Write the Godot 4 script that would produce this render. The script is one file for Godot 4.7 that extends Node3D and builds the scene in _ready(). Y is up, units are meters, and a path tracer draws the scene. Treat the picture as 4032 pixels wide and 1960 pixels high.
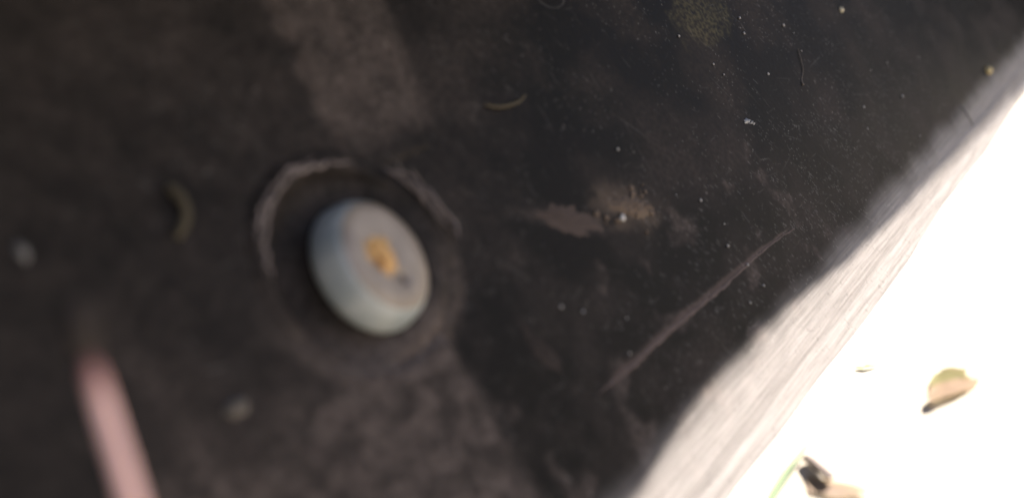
extends Node3D
# Close-up of a scuffed black plastic panel with a pale domed cap seated in a collar.
# Millimetres along the panel: a (along), h (up, 0 at the cap), z (out of the panel). The ground is at h = -39.

const GROUND_H := 39.0
const A0 := -60.0
const A1 := 250.0
const H_LOW := -43.0
const H_HIGH := 37.0
var rng := RandomNumberGenerator.new()
var n_large: FastNoiseLite
var n_fine: FastNoiseLite
var n_line: FastNoiseLite
var names := {}


func mm(a: float, h: float, z: float) -> Vector3:
	return Vector3(a, h + GROUND_H, z) * 0.001


func lin(r: float, g: float, b: float) -> Color:
	return Color(r, g, b).linear_to_srgb()


func noise(noise_seed: int, freq: float, octaves: int) -> FastNoiseLite:
	var n := FastNoiseLite.new()
	n.seed = noise_seed
	n.noise_type = FastNoiseLite.TYPE_SIMPLEX_SMOOTH
	n.frequency = freq
	n.fractal_type = FastNoiseLite.FRACTAL_FBM
	n.fractal_octaves = octaves
	return n


func mat(color: Color, rough: float, spec := 0.5) -> StandardMaterial3D:
	var m := StandardMaterial3D.new()
	m.albedo_color = color
	m.roughness = rough
	m.metallic_specular = spec
	m.cull_mode = BaseMaterial3D.CULL_DISABLED
	return m


func numbered(called: String) -> String:
	var k: int = names.get(called, 0)
	names[called] = k + 1
	return called if k == 0 else "%s_%03d" % [called, k]


func thing(called: String, label: String, category: String, at: Vector3, group := "") -> Node3D:
	var o := Node3D.new()
	o.name = numbered(called)
	o.position = at
	add_child(o, true)
	return tag(o, label, category, group)


func tag(o: Node3D, label: String, category: String, group := "", kind := "") -> Node3D:
	o.set_meta("label", label)
	if category:
		o.set_meta("category", category)
	if group:
		o.set_meta("group", group)
	if kind:
		o.set_meta("kind", kind)
	return o


func obj(called: String, mesh: Mesh, m: Material, parent: Node3D = self, at := Vector3.ZERO) -> MeshInstance3D:
	var o := MeshInstance3D.new()
	o.name = numbered(called) if parent == self else called
	o.mesh = mesh
	o.material_override = m
	o.position = at
	o.cast_shadow = GeometryInstance3D.SHADOW_CASTING_SETTING_ON
	parent.add_child(o, true)
	return o


# A grid of nu x nv cells through place(u, v) -> Vector3 in metres, with uv from panel(u, v) or u, v.
func sheet(nu: int, nv: int, place: Callable, uv_of = null, flip := false) -> ArrayMesh:
	var st := SurfaceTool.new()
	st.begin(Mesh.PRIMITIVE_TRIANGLES)
	st.set_smooth_group(0)
	for j in nv + 1:
		for i in nu + 1:
			var u := float(i) / nu
			var v := float(j) / nv
			var p: Vector3 = place.call(u, v)
			st.set_uv(uv_of.call(p) if uv_of else Vector2(u, v))
			st.add_vertex(p)
	var w := nu + 1
	for j in nv:
		for i in nu:
			var k := j * w + i
			var q := [k, k + w, k + 1, k + 1, k + w, k + w + 1]
			if flip:
				q = [k, k + 1, k + w, k + 1, k + w + 1, k + w]
			for x in q:
				st.add_index(x)
	st.generate_normals()
	st.generate_tangents()
	return st.commit()


# The place on the panel's own texture of a point in the panel's metres.
func panel_uv(p: Vector3) -> Vector2:
	return Vector2((p.x * 1000.0 - A0) / (A1 - A0), (H_HIGH - (p.y * 1000.0 - GROUND_H)) / (H_HIGH - H_LOW))


# A round tube along points (metres) with a radius at each point.
func tube(points: Array, radii: Array, sides := 10, steps := 6, rough := 0.0) -> ArrayMesh:
	var curve := Curve3D.new()
	curve.bake_interval = 0.0002
	for i in points.size():
		var before: Vector3 = points[maxi(i - 1, 0)]
		var after: Vector3 = points[mini(i + 1, points.size() - 1)]
		var t := (after - before) / 6.0
		curve.add_point(points[i], -t, t)
	var total := (points.size() - 1) * steps
	var place := func(u: float, v: float) -> Vector3:
		var at := clampf(v, 0.0, 1.0) * (points.size() - 1)
		var k := mini(int(at), points.size() - 2)
		var p := curve.sample(k, at - k)
		var ahead := curve.sample(k, minf(at - k + 0.05, 1.0))
		var behind := curve.sample(k, maxf(at - k - 0.05, 0.0))
		var d := (ahead - behind).normalized()
		var side := d.cross(Vector3(0.13, 0.21, 0.97)).normalized()
		if side.length() < 0.1:
			side = Vector3.RIGHT
		var up := side.cross(d)
		var r: float = lerpf(radii[k], radii[k + 1], at - k)
		if v <= 0.0 or v >= 1.0:
			r *= 0.02
		r *= 1.0 + rough * n_fine.get_noise_3d(p.x * 3000.0, p.y * 3000.0 + u * 3.0, cos(u * TAU) * 2.0)
		return p + (side * cos(u * TAU) + up * sin(u * TAU)) * r
	return sheet(sides, total, place)


# A lumpy crust on the panel: an outline in (a, h) mm round its middle, a height in mm.
func crust(outline: PackedVector2Array, height: float, lumps: float, noise_shift: float) -> ArrayMesh:
	var n := outline.size()
	var place := func(u: float, v: float) -> Vector3:
		var at := fposmod(u, 1.0) * n
		var k := int(at) % n
		var t := at - int(at)
		var p := outline[(k) % n].cubic_interpolate(outline[(k + 1) % n], outline[(k - 1 + n) % n], outline[(k + 2) % n], t)
		var reach := v * (1.0 + 0.42 * n_fine.get_noise_3d(cos(u * TAU) * 7.0, sin(u * TAU) * 7.0, noise_shift))
		var q := p * reach
		var z := height * (1.0 - v * v) * (0.75 + lumps * n_fine.get_noise_3d(q.x * 4.0, q.y * 4.0, noise_shift)) - 0.12 * v * v
		return Vector3(q.x, q.y, z) * 0.001
	return sheet(n * 6, 12, place, null, true)


func centred(outline: Array) -> Array:
	var c := Vector2.ZERO
	for p in outline:
		c += p
	c /= outline.size()
	var out := PackedVector2Array()
	for p in outline:
		out.append(p - c)
	return [c, out]


func pebble(pebble_seed: int, radius: float, squash: float) -> ArrayMesh:
	var place := func(u: float, v: float) -> Vector3:
		var d := Vector3(sin(v * PI) * cos(u * TAU), sin(v * PI) * sin(u * TAU), cos(v * PI))
		var r := radius * (1.0 + 0.5 * n_fine.get_noise_3d(d.x * 2.2 + pebble_seed * 9.0, d.y * 2.2, d.z * 2.2))
		return Vector3(d.x, d.y, d.z * squash) * r * 0.001
	return sheet(9, 6, place)


func steps(x: float, from: float, to: float) -> float:
	return smoothstep(from, to, x)


# How high the panel's moulded surface stands at a place, mm.
func panel_relief(a: float, h: float) -> float:
	var z := 0.22 * n_large.get_noise_2d(a * 0.6, h * 0.6)
	if h < -30.0:
		# worn steps of the foot, running along the panel
		var wob := 0.5 * n_large.get_noise_2d(a * 0.8, 70.0)
		z += 0.10 * steps(h, -33.6 + wob, -34.6 + wob) - 0.08 * steps(h, -35.4 + wob, -36.4 + wob) + 0.25 * exp(-pow((h + 37.6 - wob) / 0.7, 2.0))
		z += 0.05 * n_line.get_noise_2d(a * 0.02, h * 1.4)
	z += 0.9 * pow(steps(h, -36.0, -39.6), 2.0)          # the foot flares out a little
	# the dished recess that the cap sits in, deepest up left
	var q := Vector2((a + 0.3) / 0.95, h - 0.6)
	z -= (2.6 - 1.9 * clampf(q.dot(Vector2(0.64, -0.77)) / 9.0 + 0.2, -1.0, 1.0)) * steps(q.length(), 9.7, 8.2)
	return z


func paint_panel() -> Array:
	var w := 2048
	var ht := 544
	var extra := PackedFloat32Array()
	extra.resize(w * ht)
	var sx := w / (A1 - A0)
	var sy := ht / (H_HIGH - H_LOW)
	# fine scratches, most of them nearly upright or along the panel, each a run of pixels
	for k in 1500:
		var a := rng.randf_range(-20.0, 245.0)
		var h := rng.randf_range(-34.0, 30.0)
		var along := rng.randf() < 0.3
		var turn := (rng.randfn(0.0, 0.25) if along else rng.randfn(1.9, 0.35))
		var length := rng.randf_range(0.3, 2.4) * (3.0 if rng.randf() < 0.1 else 1.0)
		var power := rng.randf_range(0.005, 0.022) * (2.0 if rng.randf() < 0.12 else 1.0)
		var bend := rng.randfn(0.0, 0.12)
		var count := int(length * sx * 1.6)
		for s in count:
			var t := float(s) / count
			turn += bend / count
			a += cos(turn) * length / count
			h += sin(turn) * length / count
			var x := int((a - A0) * sx)
			var y := int((H_HIGH - h) * sy)
			if x >= 0 and y >= 0 and x < w and y < ht:
				extra[y * w + x] = maxf(extra[y * w + x], power * sin(t * PI))
	# a faint ring left on the panel near its top
	for s in 900:
		var t := s / 900.0 * TAU
		var x := int((41.6 + 2.6 * cos(t) - A0) * sx)
		var y := int((H_HIGH - (18.9 + 2.2 * sin(t))) * sy)
		extra[y * w + x] = 0.02
		extra[y * w + x + 1] = 0.014
	# a worn, dusty stretch under the middle of the panel: short upright dashes
	for k in 2600:
		var a := rng.randfn(72.0, 26.0)
		var h := rng.randfn(-19.0, 7.0)
		if h < -30.0 or a < 20.0 or n_large.get_noise_2d(a * 2.4 - 60.0, h * 2.4) < rng.randf_range(-0.35, 0.45):
			continue
		var x := int((a - A0) * sx)
		var y := int((H_HIGH - h) * sy)
		var p := rng.randf_range(0.012, 0.055)
		for q in rng.randi_range(1, 4):
			if x > 1 and x < w - 6 and y + q < ht:
				extra[(y + q) * w + x + q / 2] = maxf(extra[(y + q) * w + x + q / 2], p)
	# dust grains settled on it
	for k in 13000:
		var a := rng.randf_range(-10.0, 245.0)
		var h := rng.randf_range(-32.0, 32.0)
		if n_large.get_noise_2d(a * 1.3 + 40.0, h * 1.3) < rng.randf_range(-0.3, 0.4):
			continue
		var x := int((a - A0) * sx)
		var y := int((H_HIGH - h) * sy)
		if x > 1 and y > 1 and x < w - 2 and y < ht - 2:
			var p := rng.randf_range(0.008, 0.045) * (1.0 + steps(a, 45.0, 110.0)) * (2.2 if rng.randf() < 0.06 else 1.0)
			extra[y * w + x] = maxf(extra[y * w + x], p)
			if rng.randf() < 0.4:
				extra[y * w + x + 1] = maxf(extra[y * w + x + 1], p * 0.6)
			if rng.randf() < 0.5:
				extra[(y + 1) * w + x] = maxf(extra[(y + 1) * w + x], p * 0.7)
	var color := PackedByteArray()
	color.resize(w * ht * 3)
	var height := PackedByteArray()
	height.resize(w * ht)
	var rough := PackedByteArray()
	rough.resize(w * ht)
	for y in ht:
		var h := H_HIGH - (y + 0.5) / sy
		for x in w:
			var a := A0 + (x + 0.5) / sx
			var big := n_large.get_noise_2d(a, h)
			var mid := n_large.get_noise_2d(a * 4.0 + 300.0, h * 4.0)
			var fine := n_fine.get_noise_2d(a * 2.2, h * 2.2)
			# brown dust: over the pad and strip near the cap and towards the low side, little on the open panel
			var near := steps(a, 26.0, 2.0)
			var dust := 0.07 + 0.15 * near + (0.30 - 0.18 * near) * big + 0.10 * mid * (0.5 + near)
			if h > 9.0 and a > 3.0 and a < 18.0:
				dust += (0.46 + 0.25 * mid) * steps(a - 0.09 * (h - 11.0) + 0.5 * mid, 3.2, 4.4) * steps(a - 0.2 * (h - 12.0) + 0.5 * mid, 16.6, 14.6) * steps(h, 8.0, 12.0)
			if h < -4.0 and a < 4.0:
				dust += (0.20 + 0.75 * clampf(0.35 + mid + 0.6 * n_large.get_noise_2d(a * 8.0, h * 8.0), 0.0, 1.0) * 0.8) * steps(a, 3.8, 2.2) * steps(h, -4.0, -9.0)
			if a < 4.0 and a > -14.0 and h > -12.0 and h < 12.0:
				dust += 0.12 * steps(Vector2(a, h).length(), 11.5, 9.0)
			for bead in [Vector2(5.5, 22.0), Vector2(5.0, 18.0), Vector2(5.6, 24.5), Vector2(4.3, 14.0)]:
				dust += 0.22 * steps(bead.distance_to(Vector2(a, h)), 1.5, 0.2)
			dust -= 0.16 * steps(a, 3.4, 4.4) * steps(a, 16.0, 8.0) * steps(h, 0.0, -7.0)  # darker right of the pad: shade of its edge put in as less dust
			dust += 0.55 * steps(n_large.get_noise_2d(a * 2.0 + 90.0, h * 2.0 - 50.0), 0.22, 0.6) * steps(h, 0.0, -14.0) * steps(a, 95.0, 50.0)
			# an olive patch on the upper side
			var moss := steps(Vector2((a - 70.0) / 9.0, (h - 9.0) / 5.0).length() + 0.5 * mid, 1.1, 0.4)
			dust += 0.22 * exp(-pow((a + 19.2 + 0.12 * h) / 1.3, 2.0)) * steps(h, 6.0, 2.0)
			dust += 0.10 * steps(absf(Vector2(a + 0.3, h - 0.6).length() - 9.6), 1.0, 0.0) * steps(h, 2.0, -4.0)
			var ring_r := Vector2(a + 0.3, h - 0.6).length()
			dust += 0.34 * steps(ring_r, 5.0, 7.5) * steps(ring_r, 11.0, 9.4) * steps(h, 1.0, -5.0)
			# a tan smudge of mud, a grey smear beside it, and a soft scuff line
			var m1 := Vector2((a - 33.6) / 5.6, (h + 7.7 + 0.35 * (a - 33.6)) / 3.2).length() + 0.55 * mid + 0.5 * fine
			var m2 := Vector2((a - 23.8) / 6.0, (h + 5.3 + 0.58 * (a - 23.8)) / 1.5).length() + 0.5 * mid + 0.3 * fine
			var line := -21.5 - 0.0009 * pow(maxf(a - 25.0, 0.0), 2.0)
			var m3 := absf(h - line + 0.25 * mid) / (0.3 + 0.4 * steps(a, 66.0, 16.0)) + 0.35 * fine + 2.0 * steps(a, 19.0, 13.0) + 2.0 * steps(a, 58.0, 66.0)
			var mud := 0.75 * steps(m1, 1.25, 0.2)
			dust = maxf(dust, 0.62 * steps(m2, 1.3, 0.25))
			dust = clampf(dust, 0.0, 1.0)
			var grain := clampf(0.5 + 0.9 * fine, 0.0, 1.0)
			var c := Vector3(0.0084, 0.0080, 0.0076).lerp(Vector3(0.068, 0.0555, 0.0495), dust * (0.62 + 0.38 * grain))
			c = c.lerp(Vector3(0.075, 0.066, 0.036), moss * 0.5 * grain)
			c = c.lerp(Vector3(0.088, 0.067, 0.051), mud * (0.5 + 0.5 * grain))
			c = c.lerp(Vector3(0.074, 0.055, 0.049), 0.58 * steps(m3, 1.2, 0.1))
			c *= 0.86 + 0.28 * grain
			# the foot: scuff streaks along the panel, over a paler tone standing for sunlight
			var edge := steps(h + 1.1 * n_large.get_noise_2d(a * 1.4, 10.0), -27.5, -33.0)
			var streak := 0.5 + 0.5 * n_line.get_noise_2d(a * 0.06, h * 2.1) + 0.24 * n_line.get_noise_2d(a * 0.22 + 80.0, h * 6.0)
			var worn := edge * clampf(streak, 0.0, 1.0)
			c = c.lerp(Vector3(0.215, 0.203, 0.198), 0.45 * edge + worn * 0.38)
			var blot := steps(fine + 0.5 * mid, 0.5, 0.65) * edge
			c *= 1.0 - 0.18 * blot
			var e := extra[y * w + x]
			c += Vector3(e * 1.04, e, e * 0.94)
			var k := (y * w + x) * 3
			var s := Color(c.x, c.y, c.z).linear_to_srgb()
			color[k] = int(clampf(s.r, 0.0, 1.0) * 255.0 + rng.randf())
			color[k + 1] = int(clampf(s.g, 0.0, 1.0) * 255.0 + rng.randf())
			color[k + 2] = int(clampf(s.b, 0.0, 1.0) * 255.0 + rng.randf())
			rough[y * w + x] = int(clampf(0.46 + 0.35 * dust + 0.10 * grain - 0.05 * edge, 0.0, 1.0) * 255.0)
			height[y * w + x] = int(clampf(0.4 + 0.18 * grain + 0.14 * dust + e * 4.0 + 0.13 * (streak - 0.5) * edge, 0.0, 1.0) * 255.0)
	var three := Image.create_from_data(w, ht, false, Image.FORMAT_L8, rough)
	var one := Image.create_from_data(w, ht, false, Image.FORMAT_RGB8, color)
	var two := Image.create_from_data(w, ht, false, Image.FORMAT_L8, height)
	return [ImageTexture.create_from_image(one), ImageTexture.create_from_image(two), ImageTexture.create_from_image(three)]


func _ready() -> void:
	rng.seed = 4711
	n_large = noise(5, 0.055, 3)
	n_fine = noise(8, 0.45, 3)
	n_line = noise(13, 0.9, 3)

	# ---------- camera, sky, sun, exposure
	var cam := Camera3D.new()
	cam.name = "camera"
	cam.near = 0.004
	cam.far = 120.0
	cam.fov = 35.66
	cam.transform = Transform3D(Basis(Vector3(0.63170404, -0.5160664, 0.57846822), Vector3(0.39168053, 0.85643217, 0.33631873), Vector3(-0.66898159, 0.01412084, 0.74314483)), mm(-35.1175, -3.9085, 55.9275))
	var lens := CameraAttributesPhysical.new()
	lens.frustum_focal_length = 37.3
	lens.frustum_focus_distance = 0.112
	lens.exposure_aperture = 16.0
	lens.frustum_near = 0.004
	lens.frustum_far = 120.0
	cam.attributes = lens
	add_child(cam)
	cam.current = true

	var around := WorldEnvironment.new()
	around.name = "world_environment"
	var env := Environment.new()
	var sky_look := ProceduralSkyMaterial.new()
	sky_look.sky_top_color = Color(0.30, 0.42, 0.62)
	sky_look.sky_horizon_color = Color(0.58, 0.62, 0.68)
	sky_look.sky_curve = 0.12
	sky_look.ground_bottom_color = Color(0.42, 0.38, 0.33)
	sky_look.ground_horizon_color = Color(0.50, 0.48, 0.45)
	var sky := Sky.new()
	sky.sky_material = sky_look
	env.background_mode = Environment.BG_SKY
	env.sky = sky
	env.tonemap_mode = Environment.TONE_MAPPER_LINEAR
	env.tonemap_exposure = 5.2
	env.sdfgi_enabled = true
	env.ssao_enabled = true
	env.ssil_enabled = true
	around.environment = env
	add_child(around)

	var sun := DirectionalLight3D.new()
	sun.name = "sun"
	sun.light_energy = 1.6
	sun.light_color = Color(1.0, 0.955, 0.90)
	sun.light_angular_distance = 0.5
	sun.shadow_enabled = true
	var elevation := deg_to_rad(45.0)                       # in the plane square to the panel
	var towards_sun := Vector3(0.7, sin(elevation), cos(elevation)).normalized()
	sun.look_at_from_position(towards_sun, Vector3.ZERO, Vector3.UP)
	add_child(sun)

	# ---------- the ground
	var ground_look := mat(Color.WHITE, 0.95, 0.2)
	var ground_ramp := Gradient.new()
	ground_ramp.set_color(0, lin(0.36, 0.325, 0.28))
	ground_ramp.set_color(1, lin(0.52, 0.49, 0.43))
	var ground_noise := NoiseTexture2D.new()
	ground_noise.width = 512
	ground_noise.height = 512
	ground_noise.seamless = true
	ground_noise.noise = noise(21, 0.03, 5)
	ground_noise.color_ramp = ground_ramp
	ground_look.albedo_texture = ground_noise
	ground_look.uv1_triplanar = true
	ground_look.uv1_world_triplanar = true
	ground_look.uv1_scale = Vector3.ONE * 18.0
	var ground_place := func(u: float, v: float) -> Vector3:
		var x := (u - 0.5) * 2.0
		var z := (v - 0.5) * 2.0
		var p := Vector3(signf(x) * pow(absf(x), 4.0) * 40.0, 0.0, signf(z) * pow(absf(z), 4.0) * 40.0)
		p.y = 0.0012 * n_large.get_noise_2d(p.x * 400.0, p.z * 400.0)
		return p
	var ground := obj("ground", sheet(140, 140, ground_place), ground_look)
	tag(ground, "pale dry ground in full sun beyond the foot of the black panel", "", "", "structure")

	# ---------- the black panel and what is moulded on it
	var painted := paint_panel()
	var plastic := mat(Color.WHITE, 1.0, 0.13)
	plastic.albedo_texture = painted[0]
	plastic.roughness_texture = painted[2]
	plastic.heightmap_enabled = true
	plastic.heightmap_texture = painted[1]
	plastic.heightmap_scale = 0.005
	var panel := thing("plastic_panel", "scuffed black plastic panel with dusty raised mouldings and a worn foot with sunlight painted in", "panel", Vector3.ZERO)
	var wall_place := func(u: float, v: float) -> Vector3:
		var a := lerpf(A0 - 6.0, A1 + 100.0, u)
		var h := lerpf(-39.6, -28.0, v / 0.45) if v < 0.45 else lerpf(-28.0, 60.0, (v - 0.45) / 0.55)
		return mm(a, h, panel_relief(a, h))
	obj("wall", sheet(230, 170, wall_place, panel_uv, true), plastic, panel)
	# an unseen overhang, shaped so that its edge throws the shade
	var rim_look := mat(lin(0.025, 0.024, 0.023), 0.6, 0.3)
	var rim_top := 40.0
	var shade_of := func(a: float) -> float:                # the low edge of the shade, read along the panel
		return -31.0 + 1.6 * exp(-pow((a - 40.0) / 26.0, 2.0)) - 0.05 * maxf(a - 30.0, 0.0) - 1.3 * steps(a, 27.0, 8.0)
	var rim_place := func(u: float, v: float) -> Vector3:
		var a := lerpf(-220.0, 330.0, u)
		var shade: float = shade_of.call(a)
		# towards the far end the rim sweeps up and outwards to soften the shade
		var d := (rim_top - shade) / tan(elevation) * (1.0 + 2.2 * steps(a, 60.0, 200.0))
		var h := shade + d * tan(elevation)
		d += 0.22 * n_fine.get_noise_2d(a * 0.35, 4.0) + 0.35 * n_large.get_noise_2d(a * 0.7, 33.0)
		var along := a + d * towards_sun.x / towards_sun.z
		var ring := [Vector2(-3.0, h + 18.0), Vector2(d - 4.0, h + 6.0), Vector2(d - 1.2, h + 4.6), Vector2(d, h + 2.6), Vector2(d, h + 0.7), Vector2(d - 0.5, h), Vector2(d - 3.0, h + 0.4), Vector2(d - 8.0, h + 3.0), Vector2(-3.0, 48.0)]
		var at := v * (ring.size() - 1)
		var k := mini(int(at), ring.size() - 2)
		var p: Vector2 = ring[k].lerp(ring[k + 1], at - k)
		return mm(along, p.y, p.x)
	obj("unseen_overhang", sheet(580, 24, rim_place), rim_look, panel)
	# unseen end walls, added to keep sky light off the cap and panel
	for end in [-64.0, 345.0]:
		var side := BoxMesh.new()
		side.size = Vector3(4.0, 110.0, 92.0) * 0.001
		obj("added_shade_wall", side, rim_look, panel, mm(end, 16.0, 44.0))

	# raised strip above the cap and broad pad below it, bevelled, dusty
	var ledge := func(left: Callable, right: Callable, low: float, high: float, rise: float, rough_edge: float, fade: float, soft: float) -> ArrayMesh:
		var place := func(u: float, v: float) -> Vector3:
			var h := lerpf(low, high, v)
			var l: float = left.call(h) + rough_edge * n_fine.get_noise_2d(h * 0.9, 9.0)
			var r: float = right.call(h) + 0.3 * n_fine.get_noise_2d(h * 0.7, 60.0)
			var a := lerpf(l, r, u)
			var inset := minf(minf((a - l) / soft, r - a), h - low)
			var z := rise * steps(inset, 0.0, 1.0) * steps(high - h, 0.0, fade) - 0.35 * steps(inset, 0.35, 0.0) - 0.1 * steps(high - h, 2.0, 0.0)
			return mm(a, h, z + panel_relief(a, h))
		return sheet(60, 90, place, panel_uv, true)
	obj("raised_strip", ledge.call(func(h): return 3.6 + 0.11 * (h - 11.0), func(h): return 14.3 + 0.24 * (h - 12.0), 7.0, 48.0, 0.35, 0.5, 0.5, 1.6), plastic, panel)
	obj("raised_pad", ledge.call(func(_h): return -20.0, func(h): return 3.4 - 0.0035 * pow(h + 9.0, 2.0), -38.6, 16.0, 0.7, 0.3, 18.0, 9.0), plastic, panel)

	# the collar round the cap: a floor, and a lip with a ragged crown
	var collar_place := func(u: float, v: float) -> Vector3:
		var t := u * TAU
		var wob := 0.35 * n_fine.get_noise_3d(cos(t) * 2.6, sin(t) * 2.6, 2.0)
		var lip := 0.34 * n_fine.get_noise_3d(cos(t) * 5.0, sin(t) * 5.0, 7.0)
		var up_left := cos(t - 2.2)
		var tall := 0.35 + 0.55 * steps(up_left, -0.2, 0.8)
		var deep := 1.3 * up_left + 0.5 * maxf(cos(t - 3.3), 0.0)
		var ring := [Vector2(0.0, -0.6), Vector2(5.0, -0.55 - deep * 0.6), Vector2(7.0, -0.35 - deep), Vector2(8.0, -0.05 - deep * 0.7), Vector2(8.7, tall + lip * 0.6), Vector2(9.3, tall + 0.05 + lip), Vector2(9.9, tall - 0.25 + lip * 0.5), Vector2(10.5, 0.15), Vector2(11.2, -0.4)]
		var at := v * (ring.size() - 1)
		var k := mini(int(at), ring.size() - 2)
		var p: Vector2 = ring[k].lerp(ring[k + 1], at - k)
		var r := p.x + wob * steps(p.x, 5.0, 9.0)
		return mm(-0.3 + r * cos(t) * 0.95, 0.6 + r * sin(t), p.y)
	var collar := obj("collar", sheet(120, 40, collar_place, panel_uv, true), plastic, panel)
	collar.set_meta("label", "dusty round collar about the pale cap")
	# grime dried along the upper crown of the collar
	var grime := mat(lin(0.150, 0.126, 0.117), 0.95, 0.2)
	for run in [[166.0, 142.0, 9.2], [158.0, 96.0, 9.2], [150.0, 118.0, 9.75], [112.0, 62.0, 9.0], [126.0, 84.0, 9.6]]:
		var crown := []
		var crown_r := []
		for k in 15:
			var t := deg_to_rad(lerpf(run[0], run[1], k / 14.0))
			var r: float = run[2] + 0.4 * n_fine.get_noise_2d(k * 0.9 + run[0], 3.0)
			crown.append(mm(-0.3 + r * cos(t) * (0.88 if t > PI / 2.0 else 0.95), 0.6 + r * sin(t), 0.85 + 0.25 * n_fine.get_noise_2d(k * 1.1, run[0])))
			crown_r.append((0.14 + 0.14 * n_fine.get_noise_2d(k * 1.9, run[1])) * 0.001 * (0.15 + sin(k / 14.0 * PI)))
		obj("grime_ring", tube(crown, crown_r, 8, 6, 0.6), grime, panel)

	# the long scuff ridge
	var scuff_path := [Vector2(62.3, -23.2), Vector2(56.0, -22.6), Vector2(48.6, -22.3), Vector2(41.4, -22.3), Vector2(35.3, -22.0), Vector2(29.6, -21.7), Vector2(24.2, -21.7), Vector2(19.1, -21.7), Vector2(14.5, -21.3)]
	var scuff_place := func(u: float, v: float) -> Vector3:
		var at := v * (scuff_path.size() - 1)
		var k := mini(int(at), scuff_path.size() - 2)
		var p: Vector2 = scuff_path[k].lerp(scuff_path[k + 1], at - k)
		var half := (0.12 + 0.42 * v) * (1.0 - pow(maxf(v * 1.2 - 0.7, 0.0) * 2.0, 2.0) * 0.95) * (1.0 + 0.5 * n_fine.get_noise_2d(v * 40.0, 3.0))
		var across := (u - 0.5) * 2.0
		var h := p.y + across * half + 0.12 * n_fine.get_noise_2d(v * 30.0, 12.0)
		var z := 0.11 * (1.0 - across * across) * (1.0 + 1.1 * n_fine.get_noise_2d(p.x * 2.5, across * 2.0)) - 0.06
		return mm(p.x, h, z + panel_relief(p.x, h))
	var scuff := obj("scuff_ridge", sheet(8, 160, scuff_place, null, true), mat(lin(0.064, 0.048, 0.043), 0.8, 0.3), panel)
	scuff.set_meta("label", "long brownish scuff along the black panel")

	# ---------- the cap
	var cap := thing("domed_cap", "pale grey domed cap with a yellow spot, seated in a collar on the black panel", "cap", mm(0.0, 0.05, 0.95))
	var n2 := Vector3(0.275, -0.0033, 0.9614).normalized()
	var down := Vector3(-0.0211, -0.99978, 0.0).normalized()
	down = (down - n2 * n2.dot(down)).normalized()
	cap.basis = Basis(n2.cross(down) * -0.9, down * -1.0, n2)
	var cap_look := mat(Color.WHITE, 0.42, 0.5)
	var stain := NoiseTexture2D.new()
	stain.width = 256
	stain.height = 256
	stain.noise = noise(31, 0.012, 4)
	var stain_ramp := Gradient.new()
	stain_ramp.set_color(0, lin(0.116, 0.094, 0.072))
	stain_ramp.set_color(1, lin(0.196, 0.166, 0.133))
	stain.color_ramp = stain_ramp
	cap_look.albedo_texture = stain
	var cap_ring := [Vector2(0.001, 2.3), Vector2(1.5, 2.3), Vector2(2.9, 2.29), Vector2(3.8, 2.25), Vector2(4.5, 2.12), Vector2(5.0, 1.78), Vector2(5.35, 1.25), Vector2(5.6, 0.6), Vector2(5.78, -0.1), Vector2(5.82, -0.7), Vector2(5.5, -1.4), Vector2(4.8, -1.9), Vector2(4.0, -2.4)]
	var cap_place := func(u: float, v: float) -> Vector3:
		var t := u * TAU
		var at := v * (cap_ring.size() - 1)
		var k := mini(int(at), cap_ring.size() - 2)
		var p: Vector2 = cap_ring[k].cubic_interpolate(cap_ring[k + 1], cap_ring[maxi(k - 1, 0)], cap_ring[mini(k + 2, cap_ring.size() - 1)], at - k)
		var x := p.x * cos(t)
		var y := p.x * sin(t)
		var z := p.y + 0.05 * n_large.get_noise_3d(x * 4.0, y * 4.0, 5.0)
		z -= 0.16 * exp(-(pow(x - 0.9, 2.0) + pow(y - 0.35, 2.0)) / 2.0)
		z -= 0.45 * exp(-(pow(x + 0.1, 2.0) + pow(y + 2.3, 2.0)) / 0.25)
		return Vector3(x, y, z) * 0.001
	var cap_uv := func(p: Vector3) -> Vector2: return Vector2(p.x, p.y) * 70.0 + Vector2(0.5, 0.5)
	var rim_sky_look := cap_look.duplicate()  # blue grey puts sky light into the colour of the cap side
	var rim_sky_ramp := Gradient.new()
	rim_sky_ramp.set_color(0, lin(0.165, 0.190, 0.197))
	rim_sky_ramp.set_color(1, lin(0.265, 0.280, 0.272))
	var rim_sky_tint := stain.duplicate()
	rim_sky_tint.color_ramp = rim_sky_ramp
	rim_sky_look.albedo_texture = rim_sky_tint
	rim_sky_look.roughness = 0.35
	obj("face", sheet(96, 40, func(u: float, v: float) -> Vector3: return cap_place.call(u, v * 0.39), cap_uv, true), cap_look, cap)
	var cap_rim := obj("rim", sheet(96, 44, func(u: float, v: float) -> Vector3: return cap_place.call(u, 0.39 + v * 0.61), cap_uv, true), rim_sky_look, cap)
	cap_rim.set_meta("label", "smooth side of the cap with blue sky light painted in")
	var spot_look := mat(Color.WHITE, 0.7, 0.3)
	var spot_noise := NoiseTexture2D.new()
	spot_noise.width = 128
	spot_noise.height = 128
	spot_noise.noise = noise(37, 0.03, 3)
	var spot_ramp := Gradient.new()
	spot_ramp.set_color(0, lin(0.28, 0.155, 0.06))
	spot_ramp.set_color(1, lin(0.52, 0.34, 0.145))
	spot_noise.color_ramp = spot_ramp
	spot_look.albedo_texture = spot_noise
	var spot_outline := PackedVector2Array()
	for k in 14:
		var t := k * TAU / 14.0
		spot_outline.append(Vector2(cos(t) * 1.95, sin(t) * 1.9 + 0.25 * cos(t * 2.0)) * (1.0 + 0.12 * n_fine.get_noise_2d(k * 3.1, 2.0)))
	var spot := obj("core_spot", crust(spot_outline, 0.5, 0.5, 5.5), spot_look, cap, Vector3(0.95, 0.35, 2.24) * 0.001)
	spot.set_meta("label", "ochre yellow spot in the middle of the cap")
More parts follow.
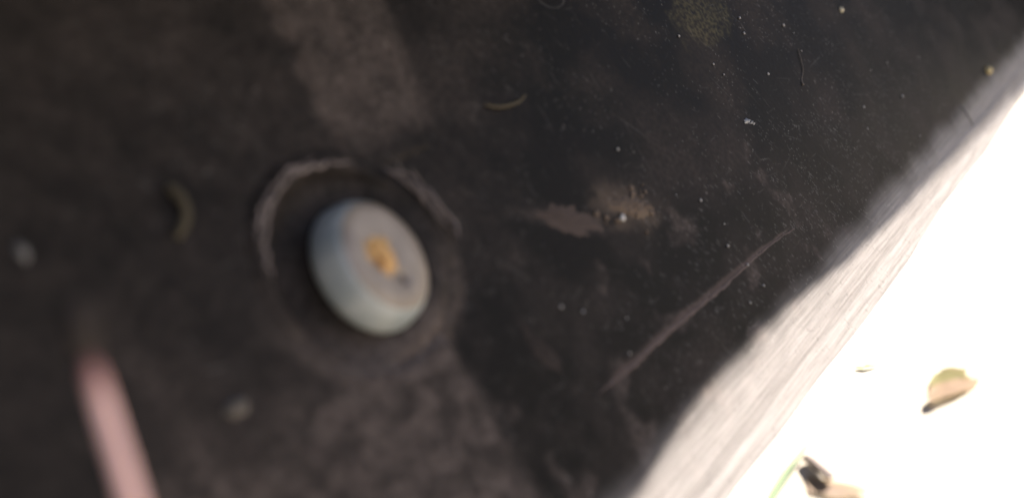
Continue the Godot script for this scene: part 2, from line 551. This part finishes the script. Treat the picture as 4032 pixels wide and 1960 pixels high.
	for k in 7:
		obj("spot_grain", pebble(80 + k, rng.randf_range(0.2, 0.42), 0.5), spot_look, spot, Vector3(rng.randfn(0.0, 0.7), rng.randfn(0.0, 0.7), 0.35) * 0.001)
	obj("brown_fleck", crust(PackedVector2Array([Vector2(-0.5, 0.2), Vector2(0.1, 0.75), Vector2(0.45, 0.1), Vector2(0.4, -0.8), Vector2(-0.1, -0.5)]), 0.3, 0.6, 12.0), mat(lin(0.19, 0.085, 0.028), 0.8, 0.3), cap, Vector3(1.75, -0.2, 2.5) * 0.001)
	obj("dark_pit", crust(PackedVector2Array([Vector2(-0.6, 0.0), Vector2(-0.2, 0.7), Vector2(0.5, 0.45), Vector2(0.65, -0.3), Vector2(0.0, -0.7)]), 0.25, 0.3, 6.0), mat(lin(0.055, 0.042, 0.042), 0.9), cap, Vector3(0.0, -2.3, 2.0) * 0.001)

	# ---------- the pink stem by the panel, out of focus
	var stem := thing("pink_stem", "smooth pale pink stem standing upright before the black panel, with a dark tip", "stem", mm(-26.05, -39.5, 18.0))
	var stem_look := mat(Color.WHITE, 0.6, 0.3)
	var stem_fade := GradientTexture2D.new()  # darkening up the stalk: fade of light painted into its colour
	stem_fade.fill_from = Vector2(0, 0)
	stem_fade.fill_to = Vector2(0, 1)
	stem_fade.width = 8
	stem_fade.height = 256
	stem_fade.gradient = Gradient.new()
	stem_fade.gradient.set_color(0, lin(0.76, 0.48, 0.41))
	stem_fade.gradient.set_color(1, lin(0.06, 0.03, 0.028))
	stem_fade.gradient.add_point(0.70, lin(0.76, 0.48, 0.41))
	stem_fade.gradient.add_point(0.86, lin(0.30, 0.145, 0.125))
	stem_look.albedo_texture = stem_fade
	obj("stalk", tube([Vector3(-9.6, 0.5, 0.6) * 0.001, Vector3(-4.9, 20.0, 0.5) * 0.001, Vector3(-1.5, 34.0, 0.4) * 0.001, Vector3(-0.7, 37.3, 0.2) * 0.001, Vector3(-0.15, 39.6, 0.1) * 0.001, Vector3(0.1, 40.7, 0.0) * 0.001], [0.00044, 0.00044, 0.00044, 0.00043, 0.0004, 0.00025], 18, 12), stem_look, stem)
	obj("tip", tube([Vector3(0.1, 40.5, 0.0) * 0.001, Vector3(0.5, 42.0, -0.3) * 0.001, Vector3(1.0, 43.4, -1.0) * 0.001], [0.00035, 0.0007, 0.0006], 14, 6, 0.3), mat(lin(0.036, 0.028, 0.022), 0.85, 0.3), stem)

	# ---------- mud and bits stuck to the panel
	var mud_brown := mat(lin(0.085, 0.065, 0.050), 0.95, 0.2)
	var mud_grey := mat(lin(0.050, 0.039, 0.034), 0.95, 0.2)
	var c := centred([Vector2(28.9, -5.1), Vector2(31.9, -4.6), Vector2(34.8, -6.0), Vector2(37.4, -7.9), Vector2(38.0, -10.2), Vector2(34.9, -10.9), Vector2(32.1, -9.4), Vector2(29.7, -8.0)])
	var clod := thing("mud_clod", "crumbly light brown mud clod with a white chip, right of the pale cap", "mud", mm(c[0].x, c[0].y, 0.0))
	for lump in [[Vector2(1.2, -0.5), 0.55, 1.0], [Vector2(-1.0, 0.6), 0.36, 4.0], [Vector2(2.9, -1.3), 0.3, 7.0]]:
		var small := PackedVector2Array()
		for p in c[1]:
			small.append(p * lump[1])
		obj("clod", crust(small, 0.42, 0.9, lump[2]), mud_brown, clod, Vector3(lump[0].x, lump[0].y, 0.0) * 0.001)
	obj("white_chip", pebble(3, 0.42, 0.6), mat(lin(0.32, 0.31, 0.29), 0.6), clod, Vector3(31.4 - c[0].x, -8.5 - c[0].y, 0.45) * 0.001)
	for k in 30:
		var t := k * 2.4
		obj("mud_crumb", pebble(20 + k, rng.randf_range(0.08, 0.42), 0.4), mud_brown, clod, Vector3(rng.randfn(0.4, 2.4), rng.randfn(0.0, 1.2), 0.08) * 0.001)
	c = centred([Vector2(18.6, -2.0), Vector2(21.3, -2.6), Vector2(23.8, -2.8), Vector2(26.6, -4.4), Vector2(29.2, -7.8), Vector2(27.2, -9.4), Vector2(23.9, -8.1), Vector2(21.8, -6.0), Vector2(19.7, -3.7)])
	tag(obj("mud_smear", crust(c[1], 0.16, 1.6, 4.0), mud_grey, self, mm(c[0].x, c[0].y, 0.0)), "long thin greyish mud smear between the pale cap and the brown mud clod", "mud")
	c = centred([Vector2(11.0, -9.8), Vector2(12.1, -12.0), Vector2(13.3, -14.9), Vector2(13.3, -17.4), Vector2(11.0, -16.4), Vector2(10.4, -13.1)])
	tag(obj("mud_smear", crust(c[1], 0.16, 1.6, 8.0), mat(lin(0.024, 0.020, 0.018), 0.95, 0.2), self, mm(c[0].x, c[0].y, 0.0)), "dull brown mud smear below the pale cap, above the long scuff", "mud")
	tag(obj("white_drop", crust(PackedVector2Array([Vector2(-0.4, 0.0), Vector2(-0.2, 0.7), Vector2(0.2, 0.72), Vector2(0.4, 0.1), Vector2(0.25, -0.65), Vector2(-0.2, -0.7)]), 0.5, 0.2, 5.0), mat(lin(0.10, 0.097, 0.097), 0.7), self, mm(-21.7, 11.7, 0.0)), "small oval greyish white drop dried on the dark panel, far left", "drop")
	tag(obj("grit_lump", crust(PackedVector2Array([Vector2(-0.9, 0.0), Vector2(-0.2, 0.6), Vector2(0.7, 0.4), Vector2(1.0, -0.2), Vector2(0.1, -0.7)]), 0.6, 0.5, 2.0), mat(lin(0.08, 0.07, 0.06), 0.9), self, mm(-15.4, -4.2, 0.6)), "blurred grey lump of grit right of the pink stem", "grit")
	tag(obj("grit_lump", crust(PackedVector2Array([Vector2(-0.6, 0.0), Vector2(0.0, 0.6), Vector2(0.6, 0.1), Vector2(0.1, -0.6)]), 0.5, 0.4, 9.0), mat(lin(0.065, 0.05, 0.028), 0.9), self, mm(-13.0, -0.1, 0.0)), "small olive brown lump of grit left of the cap collar", "grit")
	# fibres
	var fibre_look := mat(lin(0.045, 0.038, 0.025), 0.8, 0.3)
	tag(obj("dry_fibre", tube([mm(-11.3, 12.5, 0.5), mm(-11.0, 11.3, 0.7), mm(-11.1, 10.2, 0.7), mm(-11.8, 9.2, 0.6), mm(-12.8, 8.5, 0.4)], [0.0003, 0.00042, 0.00042, 0.0004, 0.0003], 8, 5), fibre_look), "thick curved olive fibre stuck on the panel left of the cap", "fibre")
	tag(obj("dry_fibre", tube([mm(22.0, 9.2, 0.25), mm(23.7, 8.3, 0.3), mm(26.4, 8.0, 0.3), mm(28.4, 8.5, 0.25)], [0.00012, 0.00019, 0.0002, 0.0001], 7, 5), fibre_look), "fine curved olive fibre on the panel above the mud clod", "fibre")
	tag(obj("dry_fibre", tube([mm(91.8, -1.7, 0.1), mm(90.6, -3.2, 0.25), mm(89.4, -5.0, 0.2), mm(87.0, -6.5, 0.12), mm(86.3, -7.3, 0.3)], [0.00006, 0.00007, 0.00007, 0.0001, 0.00022], 7, 5), mat(lin(0.07, 0.057, 0.042), 0.8)), "hair-thin tan thread ending in a knot on the upper panel", "fibre")
	tag(obj("black_bristle", tube([mm(143.6, -29.0, 0.3), mm(143.5, -31.2, 0.6), mm(144.0, -34.1, 0.3)], [0.0001, 0.00014, 0.00008], 7, 5), mat(lin(0.012, 0.011, 0.01), 0.6)), "short black bristle on the panel near the sunlit edge", "bristle")
	var wisp_look := mat(lin(0.085, 0.072, 0.068), 0.95, 0.2)
	var wisp := thing("lint_wisp", "grey wisp of lint along the right side of the cap collar", "lint", mm(8.5, 2.5, 0.8))
	for k in 7:
		var o1 := Vector3(rng.randfn(0, 0.4), rng.randfn(0, 0.4), rng.randf_range(0.0, 0.5)) * 0.001
		var pts := []
		for q in [Vector2(6.6, 7.2), Vector2(7.6, 5.9), Vector2(8.0, 4.3), Vector2(8.8, 2.9), Vector2(9.0, 0.6), Vector2(9.5, -0.6), Vector2(9.2, -2.0)]:
			pts.append(Vector3(q.x - 8.5 + rng.randfn(0, 0.35), q.y - 2.5 + rng.randfn(0, 0.35), rng.randf_range(-0.2, 0.4)) * 0.001 + o1)
		var rr := rng.randf_range(0.00007, 0.00018)
		obj("strand", tube(pts.slice(k % 3, 5 + k % 3), [rr, rr, rr, rr, rr * 0.5], 6, 5, 0.6), wisp_look, wisp)

	# ---------- crumbs of dust that catch the light
	var crumb_look := mat(lin(0.16, 0.155, 0.15), 0.6)
	var crumb0 := obj("dust_crumb", pebble(41, 0.26, 0.6), crumb_look, self, mm(91.6, 2.7, 0.1))
	tag(crumb0, "tiny pale dust crumb stuck on the black panel", "crumb", "pale dust crumbs on the panel")
	for p in [Vector2(93.4, 0.8), Vector2(92.4, -2.4), Vector2(79.8, 6.7), Vector2(61.9, 7.8), Vector2(78.5, 4.3), Vector2(66.0, 2.2), Vector2(67.0, 0.2), Vector2(78.5, -2.9), Vector2(113.1, -11.8), Vector2(121.6, -12.5), Vector2(137.4, -15.5), Vector2(119.7, -19.3), Vector2(102.3, -16.2), Vector2(99.1, -19.5), Vector2(117.1, -27.1), Vector2(191.6, -28.0), Vector2(206.6, -27.7), Vector2(37.4, -1.6), Vector2(46.4, -12.2), Vector2(42.6, -9.9), Vector2(48.2, -16.4), Vector2(46.4, -18.8), Vector2(48.0, -22.3), Vector2(48.7, -25.7), Vector2(44.3, -26.0), Vector2(24.0, -17.5), Vector2(19.0, -14.1), Vector2(16.8, -12.4), Vector2(21.7, -20.5)]:
		var d := crumb0.duplicate()
		d.name = numbered("dust_crumb")
		d.position = mm(p.x, p.y, 0.12)
		d.rotation = Vector3(0, 0, rng.randf() * TAU)
		d.scale = Vector3.ONE * rng.randf_range(0.3, 0.75) * (1.0 + p.x / 260.0)
		add_child(d)
	var flake := thing("white_flake", "ragged white flake on the upper panel, largest of the pale flecks", "flake", mm(66.4, -7.4, 0.1))
	for k in 4:
		var ragged := PackedVector2Array()
		for q in 8:
			var t := q * TAU / 8.0
			ragged.append(Vector2(cos(t) * rng.randf_range(0.35, 1.1), sin(t) * rng.randf_range(0.15, 0.6)) * (0.8 - 0.13 * k))
		obj("chip", crust(ragged, 0.22, 0.9, k * 3.0), mat(lin(0.20, 0.20, 0.20), 0.6), flake, Vector3(k * 0.5 - 0.7, 0.35 - k * 0.3, 0.08) * 0.001)
	tag(obj("grit_grain", pebble(61, 0.55, 0.8), mat(lin(0.30, 0.27, 0.19), 0.6), self, mm(115.3, 0.4, 0.2)), "cream grain of grit at the top of the panel", "grit")
	tag(obj("grit_grain", pebble(62, 1.0, 0.7), mat(lin(0.30, 0.23, 0.09), 0.6), self, mm(172.0, -28.2, 0.3)), "yellow grain of grit near the far end of the sunlit edge", "grit")

	# ---------- litter on the sunlit ground
	var leaf := func(long: float, wide: float, curl: float, bend: float, leaf_seed: float) -> ArrayMesh:
		var place := func(u: float, v: float) -> Vector3:
			var w := wide * pow(sin(clampf(v, 0.02, 0.98) * PI), 0.6) * (1.0 + 0.35 * n_fine.get_noise_2d(v * 9.0 + leaf_seed, u * 3.0))
			var x := (u - 0.5) * w
			var y := 0.1 + 0.55 * curl * pow((u - 0.5) * 2.0, 2.0) + 0.4 * bend * sin(v * PI) + 0.3 * n_fine.get_noise_2d(u * 5.0 + leaf_seed, v * 6.0)
			return Vector3(x + 0.15 * long * sin(v * 2.6 + leaf_seed), maxf(y, 0.12) * 0.32, (v - 0.5) * long) * 0.001
		return sheet(10, 22, place)
	var leaf_look := func(color: Color) -> StandardMaterial3D:
		var m := mat(color, 0.8, 0.3)
		m.backlight_enabled = true
		m.backlight = Color(0.75, 0.70, 0.58)
		return m
	var dead := thing("dead_leaf", "curled olive brown dead leaf bit lying on the sunlit ground, farther from the panel", "leaf", mm(38.6, -39.0, 19.4))
	var shard := obj("blade", leaf.call(7.0, 4.2, 0.9, 0.8, 2.0), leaf_look.call(lin(0.125, 0.125, 0.065)), dead)
	shard.rotation = Vector3(0, 2.4, 0)
	var husk := obj("husk", leaf.call(5.0, 3.0, 0.8, 0.9, 7.0), leaf_look.call(lin(0.20, 0.145, 0.11)), dead, Vector3(-2.5, 0.3, 1.5) * 0.001)
	husk.rotation = Vector3(0.1, 0.9, 0.15)
	var twig := thing("dead_leaf", "dark brown pointed dead leaf on the ground close by the foot of the panel", "leaf", mm(23.2, -39.0, 13.2))
	var body := obj("blade", leaf.call(9.0, 2.2, 0.7, 0.5, 4.0), leaf_look.call(lin(0.21, 0.165, 0.145)), twig)
	body.rotation = Vector3(0, -0.65, 0)
	obj("stalk", tube([Vector3(4.6, 0.6, -5.4) * 0.001, Vector3(2.6, 0.8, -3.2) * 0.001, Vector3(-0.5, 1.0, 0.0) * 0.001], [0.0003, 0.00055, 0.0004], 8, 6, 0.3), mat(lin(0.15, 0.125, 0.115), 0.8), twig)
	var grass_place := func(u: float, v: float) -> Vector3:
		var p := Vector3(30.0, -37.7, 7.7).lerp(Vector3(20.0, -38.0, 7.4), v)
		var w := 0.15 + 0.7 * sin(clampf(v * 0.75 + 0.02, 0.0, 1.0) * PI * 0.5) 
		return mm(p.x, p.y - 0.4 + u * w * 0.8 + 0.25 * sin(v * PI), p.z - (u - 0.5) * w * 0.6 + 0.12 * absf(u - 0.5))
	tag(obj("grass_blade", sheet(4, 24, grass_place), mat(lin(0.045, 0.080, 0.025), 0.6, 0.4)), "narrow green grass blade beside the foot of the panel", "grass blade")
	tag(obj("leaf_sliver", leaf.call(3.2, 0.8, 0.3, 0.2, 9.0), mat(lin(0.27, 0.33, 0.15), 0.6, 0.4), self, mm(47.8, -39.0, 7.3)), "small light green leaf sliver at the edge of the sunlit ground", "leaf")
